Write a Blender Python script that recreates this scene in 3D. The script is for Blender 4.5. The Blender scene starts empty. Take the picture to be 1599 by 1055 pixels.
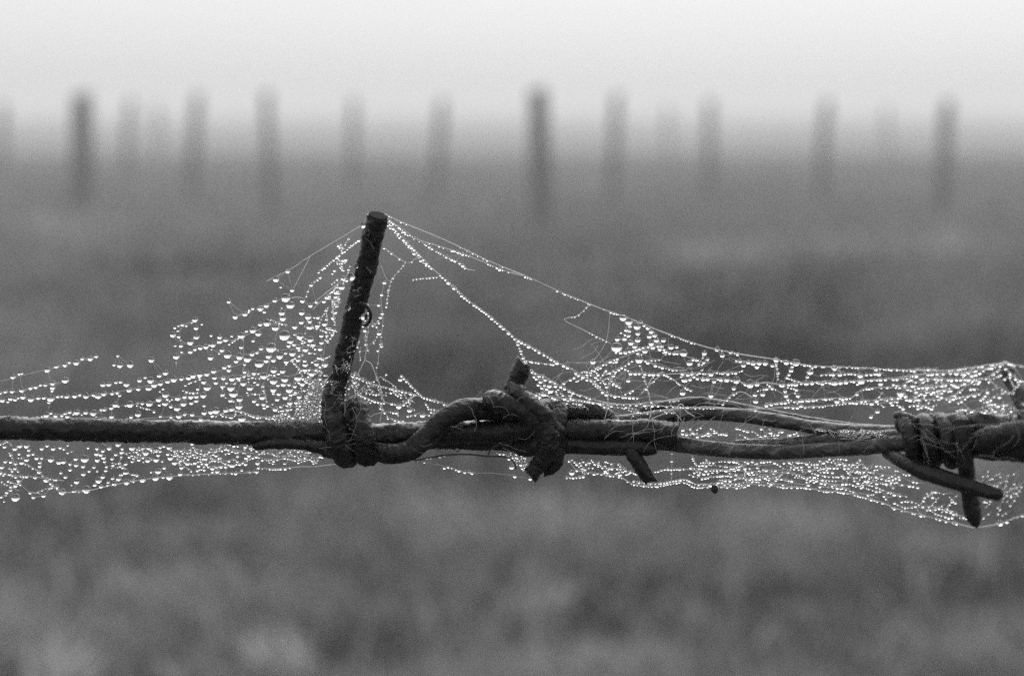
import bpy, bmesh, math, random
import numpy as np
from mathutils import Vector, Matrix, noise

rnd = random.Random(7)
scene = bpy.context.scene
COL = scene.collection

# ------------------------------------------------------------------ camera
H = 0.85                 # eye height (m)
D = 0.30                 # distance to the wire (m)
LENS = 85.0
FX = LENS / 36.0 * 1599  # focal length in photograph pixels
HZ = 160.0               # horizon row in the photograph
S = D / FX               # metres per photograph pixel at the wire
cam_d = bpy.data.cameras.new('camera')
cam = bpy.data.objects.new('camera', cam_d)
COL.objects.link(cam)
cam.location = (0, 0, H)
cam.rotation_euler = (math.radians(90), 0, 0)
cam_d.lens = LENS
cam_d.sensor_width = 36
cam_d.shift_y = -(527.5 - HZ) / 1599.0
cam_d.clip_start = 0.01
cam_d.clip_end = 3000
cam_d.dof.use_dof = True
cam_d.dof.focus_distance = D
cam_d.dof.aperture_fstop = 25
scene.camera = cam

# ------------------------------------------------------------------ light
SUN_EL, SUN_AZ = math.radians(40), math.radians(8)    # in front of the camera, a little to the right
w = bpy.data.worlds.new('World')
scene.world = w
w.use_nodes = True
nt = w.node_tree
nt.nodes.clear()
sky = nt.nodes.new('ShaderNodeTexSky')
sky.sky_type = 'NISHITA'
sky.sun_disc = False
sky.sun_elevation = SUN_EL
sky.sun_rotation = SUN_AZ
sky.air_density = 1.0
sky.dust_density = 4.0
sky.ozone_density = 1.0
bw = nt.nodes.new('ShaderNodeRGBToBW')     # the photograph is black and white
bg = nt.nodes.new('ShaderNodeBackground')
bg.inputs['Strength'].default_value = 0.15
out = nt.nodes.new('ShaderNodeOutputWorld')
nt.links.new(sky.outputs[0], bw.inputs[0])
veil = nt.nodes.new('ShaderNodeMath')       # high fog evens the sky out: less contrast between zenith and horizon
veil.operation = 'POWER'
veil.inputs[1].default_value = 0.25
gain = nt.nodes.new('ShaderNodeMath')
gain.operation = 'MULTIPLY'
gain.inputs[1].default_value = 2.45
nt.links.new(bw.outputs[0], veil.inputs[0])
nt.links.new(veil.outputs[0], gain.inputs[0])
nt.links.new(gain.outputs[0], bg.inputs['Color'])
nt.links.new(bg.outputs[0], out.inputs['Surface'])

sun_d = bpy.data.lights.new('sun', 'SUN')
sun_d.energy = 1.5
sun_d.angle = math.radians(60)
sun_d.color = (1, 1, 1)
sun = bpy.data.objects.new('sun', sun_d)
COL.objects.link(sun)
sdir = Vector((math.sin(SUN_AZ) * math.cos(SUN_EL), math.cos(SUN_AZ) * math.cos(SUN_EL), math.sin(SUN_EL)))
sun.rotation_euler = sdir.to_track_quat('Z', 'Y').to_euler()
sun.location = (0, 5, 6)

vs = scene.view_settings
vs.view_transform = 'Standard'
vs.look = 'None'
vs.exposure = 0.57
vs.gamma = 1.0
vs.use_curve_mapping = False
cy = scene.cycles
cy.max_bounces = 20
cy.transmission_bounces = 18
cy.glossy_bounces = 4
cy.diffuse_bounces = 3
cy.volume_bounces = 1
cy.transparent_max_bounces = 8
cy.use_denoising = False
cy.caustics_reflective = False
cy.caustics_refractive = True
cy.sample_clamp_indirect = 4.0

# ------------------------------------------------------------------ materials
def principled(name, col, rough=0.6, metal=0.0, spec=0.5):
    m = bpy.data.materials.new(name)
    m.use_nodes = True
    p = m.node_tree.nodes['Principled BSDF']
    p.inputs['Base Color'].default_value = (col, col, col, 1)
    p.inputs['Roughness'].default_value = rough
    p.inputs['Metallic'].default_value = metal
    p.inputs['Specular IOR Level'].default_value = spec
    return m, m.node_tree, p

def ramp(nt, fac, stops):
    r = nt.nodes.new('ShaderNodeValToRGB')
    el = r.color_ramp.elements
    while len(el) < len(stops):
        el.new(0.5)
    for e, (p, v) in zip(el, stops):
        e.position = p
        e.color = (v, v, v, 1)
    nt.links.new(fac, r.inputs[0])
    return r.outputs[0]

def tex(nt, scale, detail=4, rough=0.6, vec=None):
    t = nt.nodes.new('ShaderNodeTexNoise')
    t.inputs['Scale'].default_value = scale
    t.inputs['Detail'].default_value = detail
    t.inputs['Roughness'].default_value = rough
    if vec is None:
        c = nt.nodes.new('ShaderNodeTexCoord')
        vec = c.outputs['Object']
    nt.links.new(vec, t.inputs['Vector'])
    return t.outputs[0]

def bump(nt, p, height, strength, dist):
    b = nt.nodes.new('ShaderNodeBump')
    b.inputs['Strength'].default_value = strength
    b.inputs['Distance'].default_value = dist
    nt.links.new(height, b.inputs['Height'])
    nt.links.new(b.outputs[0], p.inputs['Normal'])

# rusty wet wire
M_RUST, t_, p_ = principled('rusty_wire', 0.04, 0.5, 0.0, 0.4)
n1 = tex(t_, 900, 6, 0.65)
n2 = tex(t_, 220, 3, 0.55)
t_.links.new(ramp(t_, n1, [(0.36, 0.001), (0.56, 0.005), (0.67, 0.025), (0.77, 0.11)]), p_.inputs['Base Color'])
t_.links.new(ramp(t_, n2, [(0.35, 0.2), (0.65, 0.65)]), p_.inputs['Roughness'])
mx = t_.nodes.new('ShaderNodeMath'); mx.operation = 'ADD'
t_.links.new(n1, mx.inputs[0]); t_.links.new(n2, mx.inputs[1])
bump(t_, p_, mx.outputs[0], 1.0, 0.0006)

p_.inputs['Coat Weight'].default_value = 0.3
p_.inputs['Coat Roughness'].default_value = 0.15

# smoother weathered wire of the spliced-in pieces
M_WIRE, t_, p_ = principled('weathered_wire', 0.06, 0.42, 0.15, 0.5)
n1 = tex(t_, 500, 5, 0.6)
n2 = tex(t_, 1600, 3, 0.6)
t_.links.new(ramp(t_, n1, [(0.34, 0.003), (0.54, 0.012), (0.64, 0.035), (0.76, 0.10)]), p_.inputs['Base Color'])
mx = t_.nodes.new('ShaderNodeMath'); mx.operation = 'ADD'
t_.links.new(n1, mx.inputs[0]); t_.links.new(n2, mx.inputs[1])
bump(t_, p_, mx.outputs[0], 0.8, 0.0004)

# drawn wire on the right: pale colour streaks painted as highlights along its length
M_STREAK, t_, p_ = principled('streaked_wire', 0.06, 0.38, 0.1, 0.5)
co = t_.nodes.new('ShaderNodeTexCoord'); mp = t_.nodes.new('ShaderNodeMapping')
mp.inputs['Scale'].default_value = (0.12, 1.0, 1.0)
t_.links.new(co.outputs['Object'], mp.inputs['Vector'])
n1 = tex(t_, 1300, 5, 0.6, mp.outputs[0])
n2 = tex(t_, 700, 4, 0.6)
t_.links.new(ramp(t_, n1, [(0.34, 0.012), (0.52, 0.05), (0.66, 0.13), (0.78, 0.22)]), p_.inputs['Base Color'])
mx = t_.nodes.new('ShaderNodeMath'); mx.operation = 'ADD'
t_.links.new(n1, mx.inputs[0]); t_.links.new(n2, mx.inputs[1])
bump(t_, p_, mx.outputs[0], 0.8, 0.0003)

M_CUT, t_, p_ = principled('cut_wire_end', 0.02, 0.85, 0.0, 0.12)
bump(t_, p_, tex(t_, 1500, 4, 0.6), 0.5, 0.0002)

# water
M_WATER = bpy.data.materials.new('dew_water')
M_WATER.use_nodes = True
t_ = M_WATER.node_tree
t_.nodes.clear()
o_ = t_.nodes.new('ShaderNodeOutputMaterial')
g_ = t_.nodes.new('ShaderNodeBsdfRefraction')
g_.inputs['IOR'].default_value = 1.333
g_.inputs['Roughness'].default_value = 0.0
r_ = t_.nodes.new('ShaderNodeBsdfAnisotropic')
r_.inputs['Roughness'].default_value = 0.0
f_ = t_.nodes.new('ShaderNodeFresnel')
f_.inputs['IOR'].default_value = 1.2
m_ = t_.nodes.new('ShaderNodeMixShader')
t_.links.new(f_.outputs[0], m_.inputs[0])
t_.links.new(g_.outputs[0], m_.inputs[1])
t_.links.new(r_.outputs[0], m_.inputs[2])
t_.links.new(m_.outputs[0], o_.inputs['Surface'])

# wet silk: pale, lets light through
M_SILK = bpy.data.materials.new('wet_silk')
M_SILK.use_nodes = True
t_ = M_SILK.node_tree
t_.nodes.clear()
o_ = t_.nodes.new('ShaderNodeOutputMaterial')
a_ = t_.nodes.new('ShaderNodeBsdfTranslucent'); a_.inputs['Color'].default_value = (0.9, 0.9, 0.9, 1)
b_ = t_.nodes.new('ShaderNodeBsdfDiffuse'); b_.inputs['Color'].default_value = (0.9, 0.9, 0.9, 1)
m_ = t_.nodes.new('ShaderNodeMixShader'); m_.inputs[0].default_value = 0.4
t_.links.new(a_.outputs[0], m_.inputs[1]); t_.links.new(b_.outputs[0], m_.inputs[2])
t_.links.new(m_.outputs[0], o_.inputs['Surface'])

# wooden posts
M_POST, t_, p_ = principled('weathered_post_wood', 0.10, 0.85)
co = t_.nodes.new('ShaderNodeTexCoord'); mp = t_.nodes.new('ShaderNodeMapping')
mp.inputs['Scale'].default_value = (14, 14, 1.6)
t_.links.new(co.outputs['Object'], mp.inputs['Vector'])
n1 = tex(t_, 2.0, 6, 0.65, mp.outputs[0])
t_.links.new(ramp(t_, n1, [(0.3, 0.07), (0.7, 0.18)]), p_.inputs['Base Color'])
bump(t_, p_, n1, 0.6, 0.01)

# field soil and short turf
M_SOIL, t_, p_ = principled('field_turf', 0.06, 0.95, 0, 0.1)
n1 = tex(t_, 0.55, 5, 0.6)
n2 = tex(t_, 6.0, 5, 0.65)
mx = t_.nodes.new('ShaderNodeMath'); mx.operation = 'ADD'
t_.links.new(n1, mx.inputs[0]); t_.links.new(n2, mx.inputs[1])
hf = t_.nodes.new('ShaderNodeMath'); hf.operation = 'MULTIPLY'; hf.inputs[1].default_value = 0.5
t_.links.new(mx.outputs[0], hf.inputs[0])
t_.links.new(ramp(t_, hf.outputs[0], [(0.36, 0.03), (0.5, 0.065), (0.64, 0.13)]), p_.inputs['Base Color'])
bump(t_, p_, n2, 0.8, 0.05)

# grass blades; tone varies from blade to blade
M_GRASS, t_, p_ = principled('grass_blades', 0.08, 0.7, 0, 0.25)
at = t_.nodes.new('ShaderNodeAttribute'); at.attribute_name = 'tone'
t_.links.new(ramp(t_, at.outputs['Fac'], [(0.0, 0.025), (0.42, 0.18), (1.0, 0.62)]), p_.inputs['Base Color'])

M_STEM, t_, p_ = principled('dry_stem', 0.05, 0.7)
M_SEED, t_, p_ = principled('dark_seed', 0.02, 0.6)
bump(t_, p_, tex(t_, 2500, 3, 0.6), 0.5, 0.0002)

# ------------------------------------------------------------------ helpers
def rd(px):
    """how far (in pixels of wire scale) the wire stands towards the viewer at column px"""
    x = min(max(px, 1000), 1750)
    u = (x - 1000) / 600.0
    return 310.0 * u * u * (1.5 - 0.5 * u)

def P(px, py, t=0.0, follow=True):
    """a point of the wire or web: column, row and offset t towards the viewer (wire pixels)"""
    if follow:
        t = t + rd(px)
    d = D - t * S
    return Vector(((px - 799.5) * d / FX, d, H + (HZ - py) * d / FX))

def catmull(pts, n):
    """resample a control polygon of tuples with a Catmull-Rom spline, n steps per span"""
    a = [np.array(p, float) for p in pts]
    a = [2 * a[0] - a[1]] + a + [2 * a[-1] - a[-2]]
    res = []
    for i in range(1, len(a) - 2):
        p0, p1, p2, p3 = a[i - 1], a[i], a[i + 1], a[i + 2]
        for k in range(n):
            u = k / n
            res.append(0.5 * ((2 * p1) + (-p0 + p2) * u + (2 * p0 - 5 * p1 + 4 * p2 - p3) * u * u + (-p0 + 3 * p1 - 3 * p2 + p3) * u ** 3))
    res.append(a[-2])
    return res

def link(ob, parent=None):
    COL.objects.link(ob)
    if parent is not None:
        ob.parent = parent
    return ob

def tag(o, label=None, cat=None, group=None, kind=None):
    if label: o['label'] = label
    if cat: o['category'] = cat
    if group: o['group'] = group
    if kind: o['kind'] = kind
    return o

def empty(name, loc):
    e = bpy.data.objects.new(name, None)
    e.empty_display_size = 0.01
    e.location = loc
    COL.objects.link(e)
    return e

def tube_arrays(pts, rads, sides, rough=0.0, seed=0, cap0='flat', cap1='flat', squash=1.0):
    """verts, faces of a tube through Vector pts with radii rads (metres)"""
    n = len(pts)
    tang = []
    for i in range(n):
        a = pts[max(i - 1, 0)]; b = pts[min(i + 1, n - 1)]
        v = (b - a)
        tang.append(v.normalized() if v.length > 1e-12 else Vector((1, 0, 0)))
    up = Vector((0, -1, 0)) if abs(tang[0].y) < 0.8 else Vector((0, 0, 1))
    nrm = (up - tang[0] * up.dot(tang[0])).normalized()
    V, F = [], []
    for i in range(n):
        nrm = (nrm - tang[i] * nrm.dot(tang[i]))
        nrm = nrm.normalized() if nrm.length > 1e-9 else Vector((0, 0, 1))
        bi = tang[i].cross(nrm)
        for k in range(sides):
            a = 2 * math.pi * k / sides
            r = rads[i]
            dv = nrm * math.cos(a) + bi * math.sin(a) * squash
            if rough:
                q = (pts[i] + dv * r) * 1.0
                f = noise.noise(q * 420 + Vector((seed, 0, 0))) * 0.6 + noise.noise(q * 1100 + Vector((0, seed, 0))) * 0.5 + (abs(noise.noise(q * 1700)) - 0.2) * 0.7 + noise.noise(q * 3000) * 0.3
                r = r * (1 + rough * f)
            V.append(pts[i] + dv * r)
    for i in range(n - 1):
        for k in range(sides):
            a = i * sides + k; b = i * sides + (k + 1) % sides
            F.append((a, b, b + sides, a + sides))
    if cap0:
        V.append(pts[0]); c = len(V) - 1
        for k in range(sides): F.append((c, (k + 1) % sides, k))
    if cap1:
        V.append(pts[-1]); c = len(V) - 1; o = (n - 1) * sides
        for k in range(sides): F.append((c, o + k, o + (k + 1) % sides))
    return V, F

def mesh_obj(name, V, F, mat, parent=None, smooth=True, origin=None):
    if origin is None:
        origin = Vector((0, 0, 0))
        for v in V: origin += v
        origin /= max(len(V), 1)
    me = bpy.data.meshes.new(name)
    base = parent.location if parent is not None else Vector((0, 0, 0))
    gp = parent
    tot = Vector((0, 0, 0))
    while gp is not None:
        tot += gp.location; gp = gp.parent
    me.from_pydata([tuple(v - origin) for v in V], [], F)
    me.materials.append(mat)
    if smooth:
        me.polygons.foreach_set('use_smooth', [True] * len(me.polygons))
    me.update()
    o = bpy.data.objects.new(name, me)
    o.location = origin - tot
    return link(o, parent)

def wire(name, ctrl, parent, mat, rough=0.10, sides=20, n=14, seed=0, taper0=0, taper1=0, follow=True, tip0=0.25, tip1=0.25, round0=0, round1=0, slant0=0, slant1=0):
    """ctrl: (px, py, t, radius_px)."""
    n = int(n * 1.7); sides = int(sides * 1.35)
    taper0 = int(taper0 * 1.7); taper1 = int(taper1 * 1.7)
    rough *= 1.5
    c = catmull(ctrl, n)
    pts = [P(q[0], q[1], q[2], follow) for q in c]
    rads = [max(q[3], 0.3) * S * (D - (q[2] + (rd(q[0]) if follow else 0)) * S) / D for q in c]
    L = len(pts)
    for k in range(taper0):
        rads[k] *= tip0 + (1 - tip0) * math.sqrt(k / taper0)
    for k in range(taper1):
        rads[L - 1 - k] *= tip1 + (1 - tip1) * math.sqrt(k / taper1)
    for end, on in ((0, round0), (1, round1)):
        if not on: continue
        e = pts[-1] if end else pts[0]; f = pts[-2] if end else pts[1]
        ax = (e - f).normalized(); r0 = rads[-1] if end else rads[0]
        for k in range(1, 6):
            a = k / 5 * math.pi * 0.47
            q = e + ax * r0 * on * math.sin(a); rq = r0 * math.cos(a)
            if end: pts.append(q); rads.append(rq)
            else: pts.insert(0, q); rads.insert(0, rq)
    V, F = tube_arrays(pts, rads, sides, rough, seed)
    for end, sl in ((0, slant0), (1, slant1)):         # an angled cut: shear the last ring along the axis
        if sl:
            e = pts[-1] if end else pts[0]; f = pts[-2] if end else pts[1]
            ax = (e - f).normalized(); sd = ax.cross(Vector((0, 1, 0))).normalized()
            o = (len(pts) - 1) * sides if end else 0
            for k in range(o, o + sides):
                V[k] = V[k] + ax * (V[k] - e).dot(sd) * sl
    return mesh_obj(name, V, F, mat, parent)

# ------------------------------------------------------------------ ground
def gz(x, y):
    """height of the field"""
    a = noise.noise(Vector((x * 0.35, y * 0.35, 3.1))) * 0.07
    b = noise.noise(Vector((x * 1.1, y * 1.1, 7.7))) * 0.035
    f = 1.0 / (1.0 + (y / 40.0) ** 2)
    u = min(max((y - 30.0) / 50.0, 0.0), 1.0)          # the field falls away beyond the fence
    return (a + b) * f - 0.05 - 0.7 * u * u * (3 - 2 * u)

ys = [-60, -30, -15, -8, -4, -2] + [0.5 * k for k in range(0, 61)] + [32, 35, 38, 42, 47, 54, 64, 80, 110, 160, 240, 360, 500]
xs_half = [0.4 * k for k in range(0, 26)] + [11, 12.5, 15, 19, 25, 35, 55, 90, 150, 250]
xs = [-v for v in reversed(xs_half[1:])] + xs_half
V = [Vector((x, y, gz(x, y))) for y in ys for x in xs]
nx = len(xs)
F = [(j * nx + i, j * nx + i + 1, (j + 1) * nx + i + 1, (j + 1) * nx + i) for j in range(len(ys) - 1) for i in range(nx - 1)]
g = mesh_obj('ground', V, F, M_SOIL, origin=Vector((0, 0, 0)))
tag(g, 'soft blurred grassy field running back into the fog', 'field', kind='structure')

# ------------------------------------------------------------------ grass
def field_xy(px, py):
    d = H * FX / (py - HZ)
    return (px - 799.5) * d / FX, d

# patches of pale dry and dark wet growth: column, row, half width px, half height px, tone change
PATCH = [(1150, 395, 130, 26, .30), (90, 352, 120, 26, .20), (1490, 372, 90, 22, .18), (1310, 372, 40, 14, .12), (420, 350, 160, 18, .08),
         (330, 405, 170, 26, -.16), (1210, 450, 130, 34, -.42), (1080, 470, 180, 30, -.14), (1200, 560, 190, 44, -.45), (700, 590, 170, 50, -.22),
         (1560, 545, 80, 40, -.20), (870, 360, 120, 22, -.12), (960, 400, 120, 30, -.10), (120, 460, 180, 40, .05), (300, 500, 160, 30, -.10),
         (650, 450, 200, 30, -.06), (1400, 500, 160, 30, .08)]
TUFT = [(455, 1010, .09, .30, 1.0), (82, 1020, .07, .30, .8), (80, 925, .07, .12, .35), (640, 915, .12, .13, .6), (690, 850, .06, .22, .35),
        (570, 800, .16, .10, .40), (870, 1035, .16, .12, .50), (980, 1030, .12, .14, .40), (850, 800, .10, .26, .45), (1000, 790, .05, .20, .35),
        (840, 920, .10, .18, .42), (1290, 985, .16, .14, .38), (1150, 860, .14, .14, .30), (1440, 840, .05, .20, .30), (1530, 940, .14, .14, .35),
        (340, 910, .16, .16, .32), (230, 830, .22, .14, .30), (1080, 950, .10, .16, .28), (1480, 1020, .2, .12, .36), (320, 1000, .10, .2, .36),
        (40, 850, .18, .12, .34), (720, 930, .14, .14, .38), (1200, 830, .25, .1, .22), (490, 870, .08, .12, .4)]
N = 130000
R = np.random.RandomState(11)
# rows spread so that density per screen area is even, with a margin all round
row = HZ + 60 + (1330 - HZ - 60) * R.rand(N) ** 0.85
dist = H * FX / (row - HZ)
xx = (R.rand(N) - 0.5) * (dist * 1599 / FX * 1.7 + 0.5)
yy = dist + R.randn(N) * 0.05
colpx = xx * FX / yy + 799.5
rowpx = HZ + H * FX / yy
tone = 0.47 + R.randn(N) * 0.10
for (cx, cyy, hw, hh, dt) in PATCH:
    tone += (1.7 if dt > 0 else 2.4) * dt * np.exp(-(((colpx - cx) / hw) ** 2 + ((rowpx - cyy) / (1.25 * hh)) ** 2))
nz = np.array([noise.noise(Vector((x * 1.6, y * 1.6, 0.3))) for x, y in zip(xx, yy)])
nz2 = np.array([noise.noise(Vector((x * 5.0, y * 5.0, 4.3))) for x, y in zip(xx, yy)])
tone += 0.30 * nz + 0.26 * nz2
hgt = (0.05 + 0.07 * R.rand(N)) * (1 + 0.45 * nz + 0.3 * nz2)
wid = 0.0022 + 0.0022 * R.rand(N) + dist * 0.00022
azi = R.rand(N) * 2 * math.pi
lean = 0.25 + 0.7 * R.rand(N)
base = [xx, yy, hgt, wid, azi, lean, tone]
tx = []
for (cx, cyy, rad, hh, dt) in TUFT:
    x0, y0 = field_xy(cx, cyy + 40)
    y0 = y0 - 0.0
    m = 110
    rr = rad * np.sqrt(R.rand(m)) * 0.6; aa = R.rand(m) * 2 * math.pi
    lz = 0.10 + 0.45 * R.rand(m)
    side = R.choice([-1, 1])
    tx.append([x0 + rr * np.cos(aa), y0 + rr * np.sin(aa), hh * (0.25 + 0.38 * R.rand(m)), 0.005 + 0.007 * R.rand(m),
               aa * 0.3 + (0 if side > 0 else math.pi) + R.randn(m) * 0.8, lz, 0.5 + 1.25 * dt * (0.3 + 0.7 * R.rand(m))])
m = 2800                                    # single stalks standing over the short grass
rw = 560 + 640 * R.rand(m)
dw = H * FX / (rw - HZ)
tx.append([(R.rand(m) - .5) * (dw * 1599 / FX * 1.5 + .3), dw, 0.06 + 0.12 * R.rand(m), 0.003 + 0.005 * R.rand(m) ** 2, R.rand(m) * 6.28, 0.1 + 0.5 * R.rand(m), 0.38 + 0.55 * R.rand(m) ** 1.5])
cols = [np.concatenate([b] + [t[i] for t in tx]) for i, b in enumerate(base)]
xx, yy, hgt, wid, azi, lean, tone = cols
hgt = np.clip(hgt, 0.02, 0.4)
n = len(xx)
zz = np.array([gz(x, y) for x, y in zip(xx, yy)]) - 0.005
dx, dy = np.cos(azi), np.sin(azi)
fa = R.rand(n) * 2 * math.pi
sx, sy = np.cos(fa) * wid, np.sin(fa) * wid
vert = np.zeros((n, 5, 3))
vert[:, 0] = np.stack([xx - sx, yy - sy, zz], 1)
vert[:, 1] = np.stack([xx + sx, yy + sy, zz], 1)
mxx, myy = xx + dx * lean * hgt * 0.3, yy + dy * lean * hgt * 0.3
vert[:, 2] = np.stack([mxx + sx * .8, myy + sy * .8, zz + hgt * 0.62], 1)
vert[:, 3] = np.stack([mxx - sx * .8, myy - sy * .8, zz + hgt * 0.62], 1)
vert[:, 4] = np.stack([xx + dx * lean * hgt, yy + dy * lean * hgt, zz + hgt * (1.05 - 0.35 * lean)], 1)
me = bpy.data.meshes.new('grass')
me.vertices.add(n * 5)
me.vertices.foreach_set('co', vert.reshape(-1))
i0 = np.arange(n) * 5
quads = np.stack([i0, i0 + 1, i0 + 2, i0 + 3], 1)
tris = np.stack([i0 + 3, i0 + 2, i0 + 4], 1)
loops = np.concatenate([quads, tris], 1).reshape(-1)
me.loops.add(n * 7)
me.loops.foreach_set('vertex_index', loops.astype(np.int32))
me.polygons.add(n * 2)
st = np.stack([np.arange(n) * 7, np.arange(n) * 7 + 4], 1).reshape(-1)
me.polygons.foreach_set('loop_start', st.astype(np.int32))
at = me.attributes.new('tone', 'FLOAT', 'POINT')
at.data.foreach_set('value', np.repeat(np.clip(tone, 0, 1), 5).astype(np.float32))
me.update(calc_edges=True)
me.validate()
me.materials.append(M_GRASS)
go = link(bpy.data.objects.new('grass', me))
tag(go, 'out of focus grass with pale dry tufts covering the field', 'grass', kind='stuff')

# ------------------------------------------------------------------ far fence posts
# column, top row, base row (sets the distance), width px, lean, label
POSTS = [
    (128, 142, 314, 31, 0.00, 'dark fence post nearest the left edge of the photograph'),
    (200, 150, 262, 12, 0.03, 'faint fence post just right of the dark leftmost one'),
    (246, 156, 222, 9, 0.0, 'very faint small fence post, second right of the dark left one'),
    (303, 144, 296, 15, 0.03, 'grey fence post right of the two faintest left posts'),
    (420, 138, 322, 14, -0.02, 'grey fence post midway between left edge and upright barb tip'),
    (551, 149, 290, 11, 0.01, 'pale fence post seen above and left of the upright barb tip'),
    (685, 152, 296, 14, 0.03, 'grey fence post seen above and right of upright barb tip'),
    (844, 134, 340, 30, -0.02, 'tallest and darkest fence post near the centre of the photograph'),
    (958, 143, 308, 14.5, 0.03, 'grey fence post right of the tallest darkest one'),
    (1043, 158, 222, 8, 0.0, 'barely visible fence post between two grey ones right of centre'),
    (1108, 151, 300, 13, 0.0, 'grey fence post, second clear one right of the darkest'),
    (1284, 154, 306, 14, 0.04, 'grey fence post, second clear one from the right edge'),
    (1384, 160, 222, 7.5, 0.0, 'barely visible fence post between the two rightmost clear posts'),
    (1474, 154, 322, 18, 0.03, 'darker thin fence post nearest the right edge of the photograph'),
    (4, 155, 256, 12, 0.0, 'faint fence post cut by the left edge of the photograph'),
]
for i, (cx, ty, by, wpx, ln, lab) in enumerate(POSTS):
    d = H * FX / (by - HZ)
    x = (cx - 799.5) * d / FX
    zt = H + (HZ - ty - 7) * d / FX
    r = wpx * 0.5 * d / FX
    zb = gz(x, d) - 0.15
    rr = random.Random(i + 50)
    pts, rads = [], []
    for k in range(13):
        u = k / 12
        pts.append(Vector((x + 2.0 * ln * (u - .5) + rr.uniform(-.004, .004), d + rr.uniform(-.004, .004), zb + (zt - zb) * u)))
        rads.append(r * (1.08 - 0.14 * u + rr.uniform(-.03, .03)))
    pts.append(pts[-1] + Vector((0, 0, 0.012))); rads.append(rads[-1] * 0.8)
    V, F = tube_arrays(pts, rads, 14, 0.0)
    for v in V:
        v.z += 0.0
        if v.z > zt - 0.01:
            v.z += (v.x - x) * rr.uniform(0.1, 0.4)
    o = mesh_obj('fence_post', V, F, M_POST, origin=Vector((x, d, zb)))
    tag(o, lab, 'fence post', 'fence posts fading into the fog')

# ------------------------------------------------------------------ barbed wire
BW = empty('barbed_wire', P(799.5, 680))
tag(BW, 'rusty barbed wire spliced and twisted together across the whole photograph', 'barbed wire')

# main strand, cut off blunt at right
wire('wire_strand', [(-1600, 650, 0, 18), (-900, 658, 0, 18), (-300, 664, 0, 18), (-40, 668, 0, 18), (100, 670, 0, 18), (250, 673, 0, 17.5), (400, 676, 0, 18.5), (560, 680, 0, 18.5),
                     (700, 675, 0, 18), (850, 672, 2, 17.5), (960, 672, 4, 17.5), (1020, 674, 4, 18.5), (1046, 679, 4, 22), (1058, 681, 4, 24)],
     BW, M_RUST, rough=0.13, sides=24, n=34, seed=1)
# second ply running along the underside, ending in a point
o = wire('wire_strand', [(560, 690, -24, 13), (640, 688, -26, 13), (760, 690, -18, 13), (860, 694, 4, 13), (940, 697, 9, 13), (990, 698, 11, 13), (1012, 700, 12, 11), (1027, 705, 12, 5)],
     BW, M_RUST, rough=0.12, n=16, seed=2, taper1=4)
# ply that climbs over the front of the main strand and runs on behind
o = wire('wire_strand', [(582, 702, 16, 16), (610, 708, 26, 16), (640, 703, 32, 16.5), (664, 683, 33, 16.5), (690, 658, 30, 17), (718, 641, 20, 17), (750, 638, 8, 17.5), (790, 640, -4, 18),
                     (850, 642, -16, 19), (905, 643, -24, 19), (940, 650, -30, 17), (960, 664, -34, 13), (980, 682, -36, 11)],
     BW, M_WIRE, rough=0.08, n=16, seed=3)

# upright barb with its two turns round the strand
ub = empty('barb', P(535, 640) - BW.location)
ub.parent = BW
ub['label'] = 'tall upright barb wound twice round the wire, hung with webs'
top = (590, 341)
ctrl = [(590, 338, 105, 16.8), (578, 390, 88, 16.6), (562, 455, 64, 16), (545, 525, 44, 15.5), (530, 585, 34, 15.5), (521, 620, 34, 16.5)]
wire('barb_point', ctrl, ub, M_RUST, rough=0.13, sides=26, n=22, seed=4)
cut = []
c0 = P(590.6, 337.4, 106); c1 = P(578, 390, 88)
ax = (c0 - c1).normalized()
V, F = tube_arrays([c0 - ax * 0.0002, c0 + ax * 0.00006, c0 + ax * 0.00013], [15.2 * S, 14.9 * S, 13.6 * S], 26, 0.03, 9)
mesh_obj('cut_end', V, F, M_CUT, ub, smooth=False)
wire('barb_coil', [(525, 605, 33, 15.5), (520, 625, 36, 17), (521, 650, 41, 18), (528, 680, 43, 18), (535, 704, 34, 18), (541, 715, 10, 16), (547, 700, -26, 15), (551, 660, -34, 15), (554, 636, -12, 14),
     (557, 634, 12, 14.5), (562, 656, 38, 16.5), (567, 685, 44, 17.5), (569, 706, 32, 17), (576, 712, 14, 16), (584, 704, 2, 15)], ub, M_WIRE, rough=0.19, sides=24, n=10, seed=5, round0=0.8)
o = wire('barb_point', [(560, 712, 26, 15), (520, 702, 24, 13), (470, 693, 18, 9), (425, 692, 14, 8), (402, 696, 12, 6), (394, 698, 12, 3)], ub, M_RUST, rough=0.2, n=10, seed=6, taper1=6)
o['label'] = 'blunt back end of the barb lying under the wire'

o = wire('rust_sliver', [(561, 474, 90, 3), (570, 476, 94, 3), (578, 486, 96, 2.8), (578, 499, 95, 2.6), (571, 508, 92, 2.2), (564, 506, 88, 1.6)], ub, M_RUST, rough=0.1, sides=8, n=6, seed=31)
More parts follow.
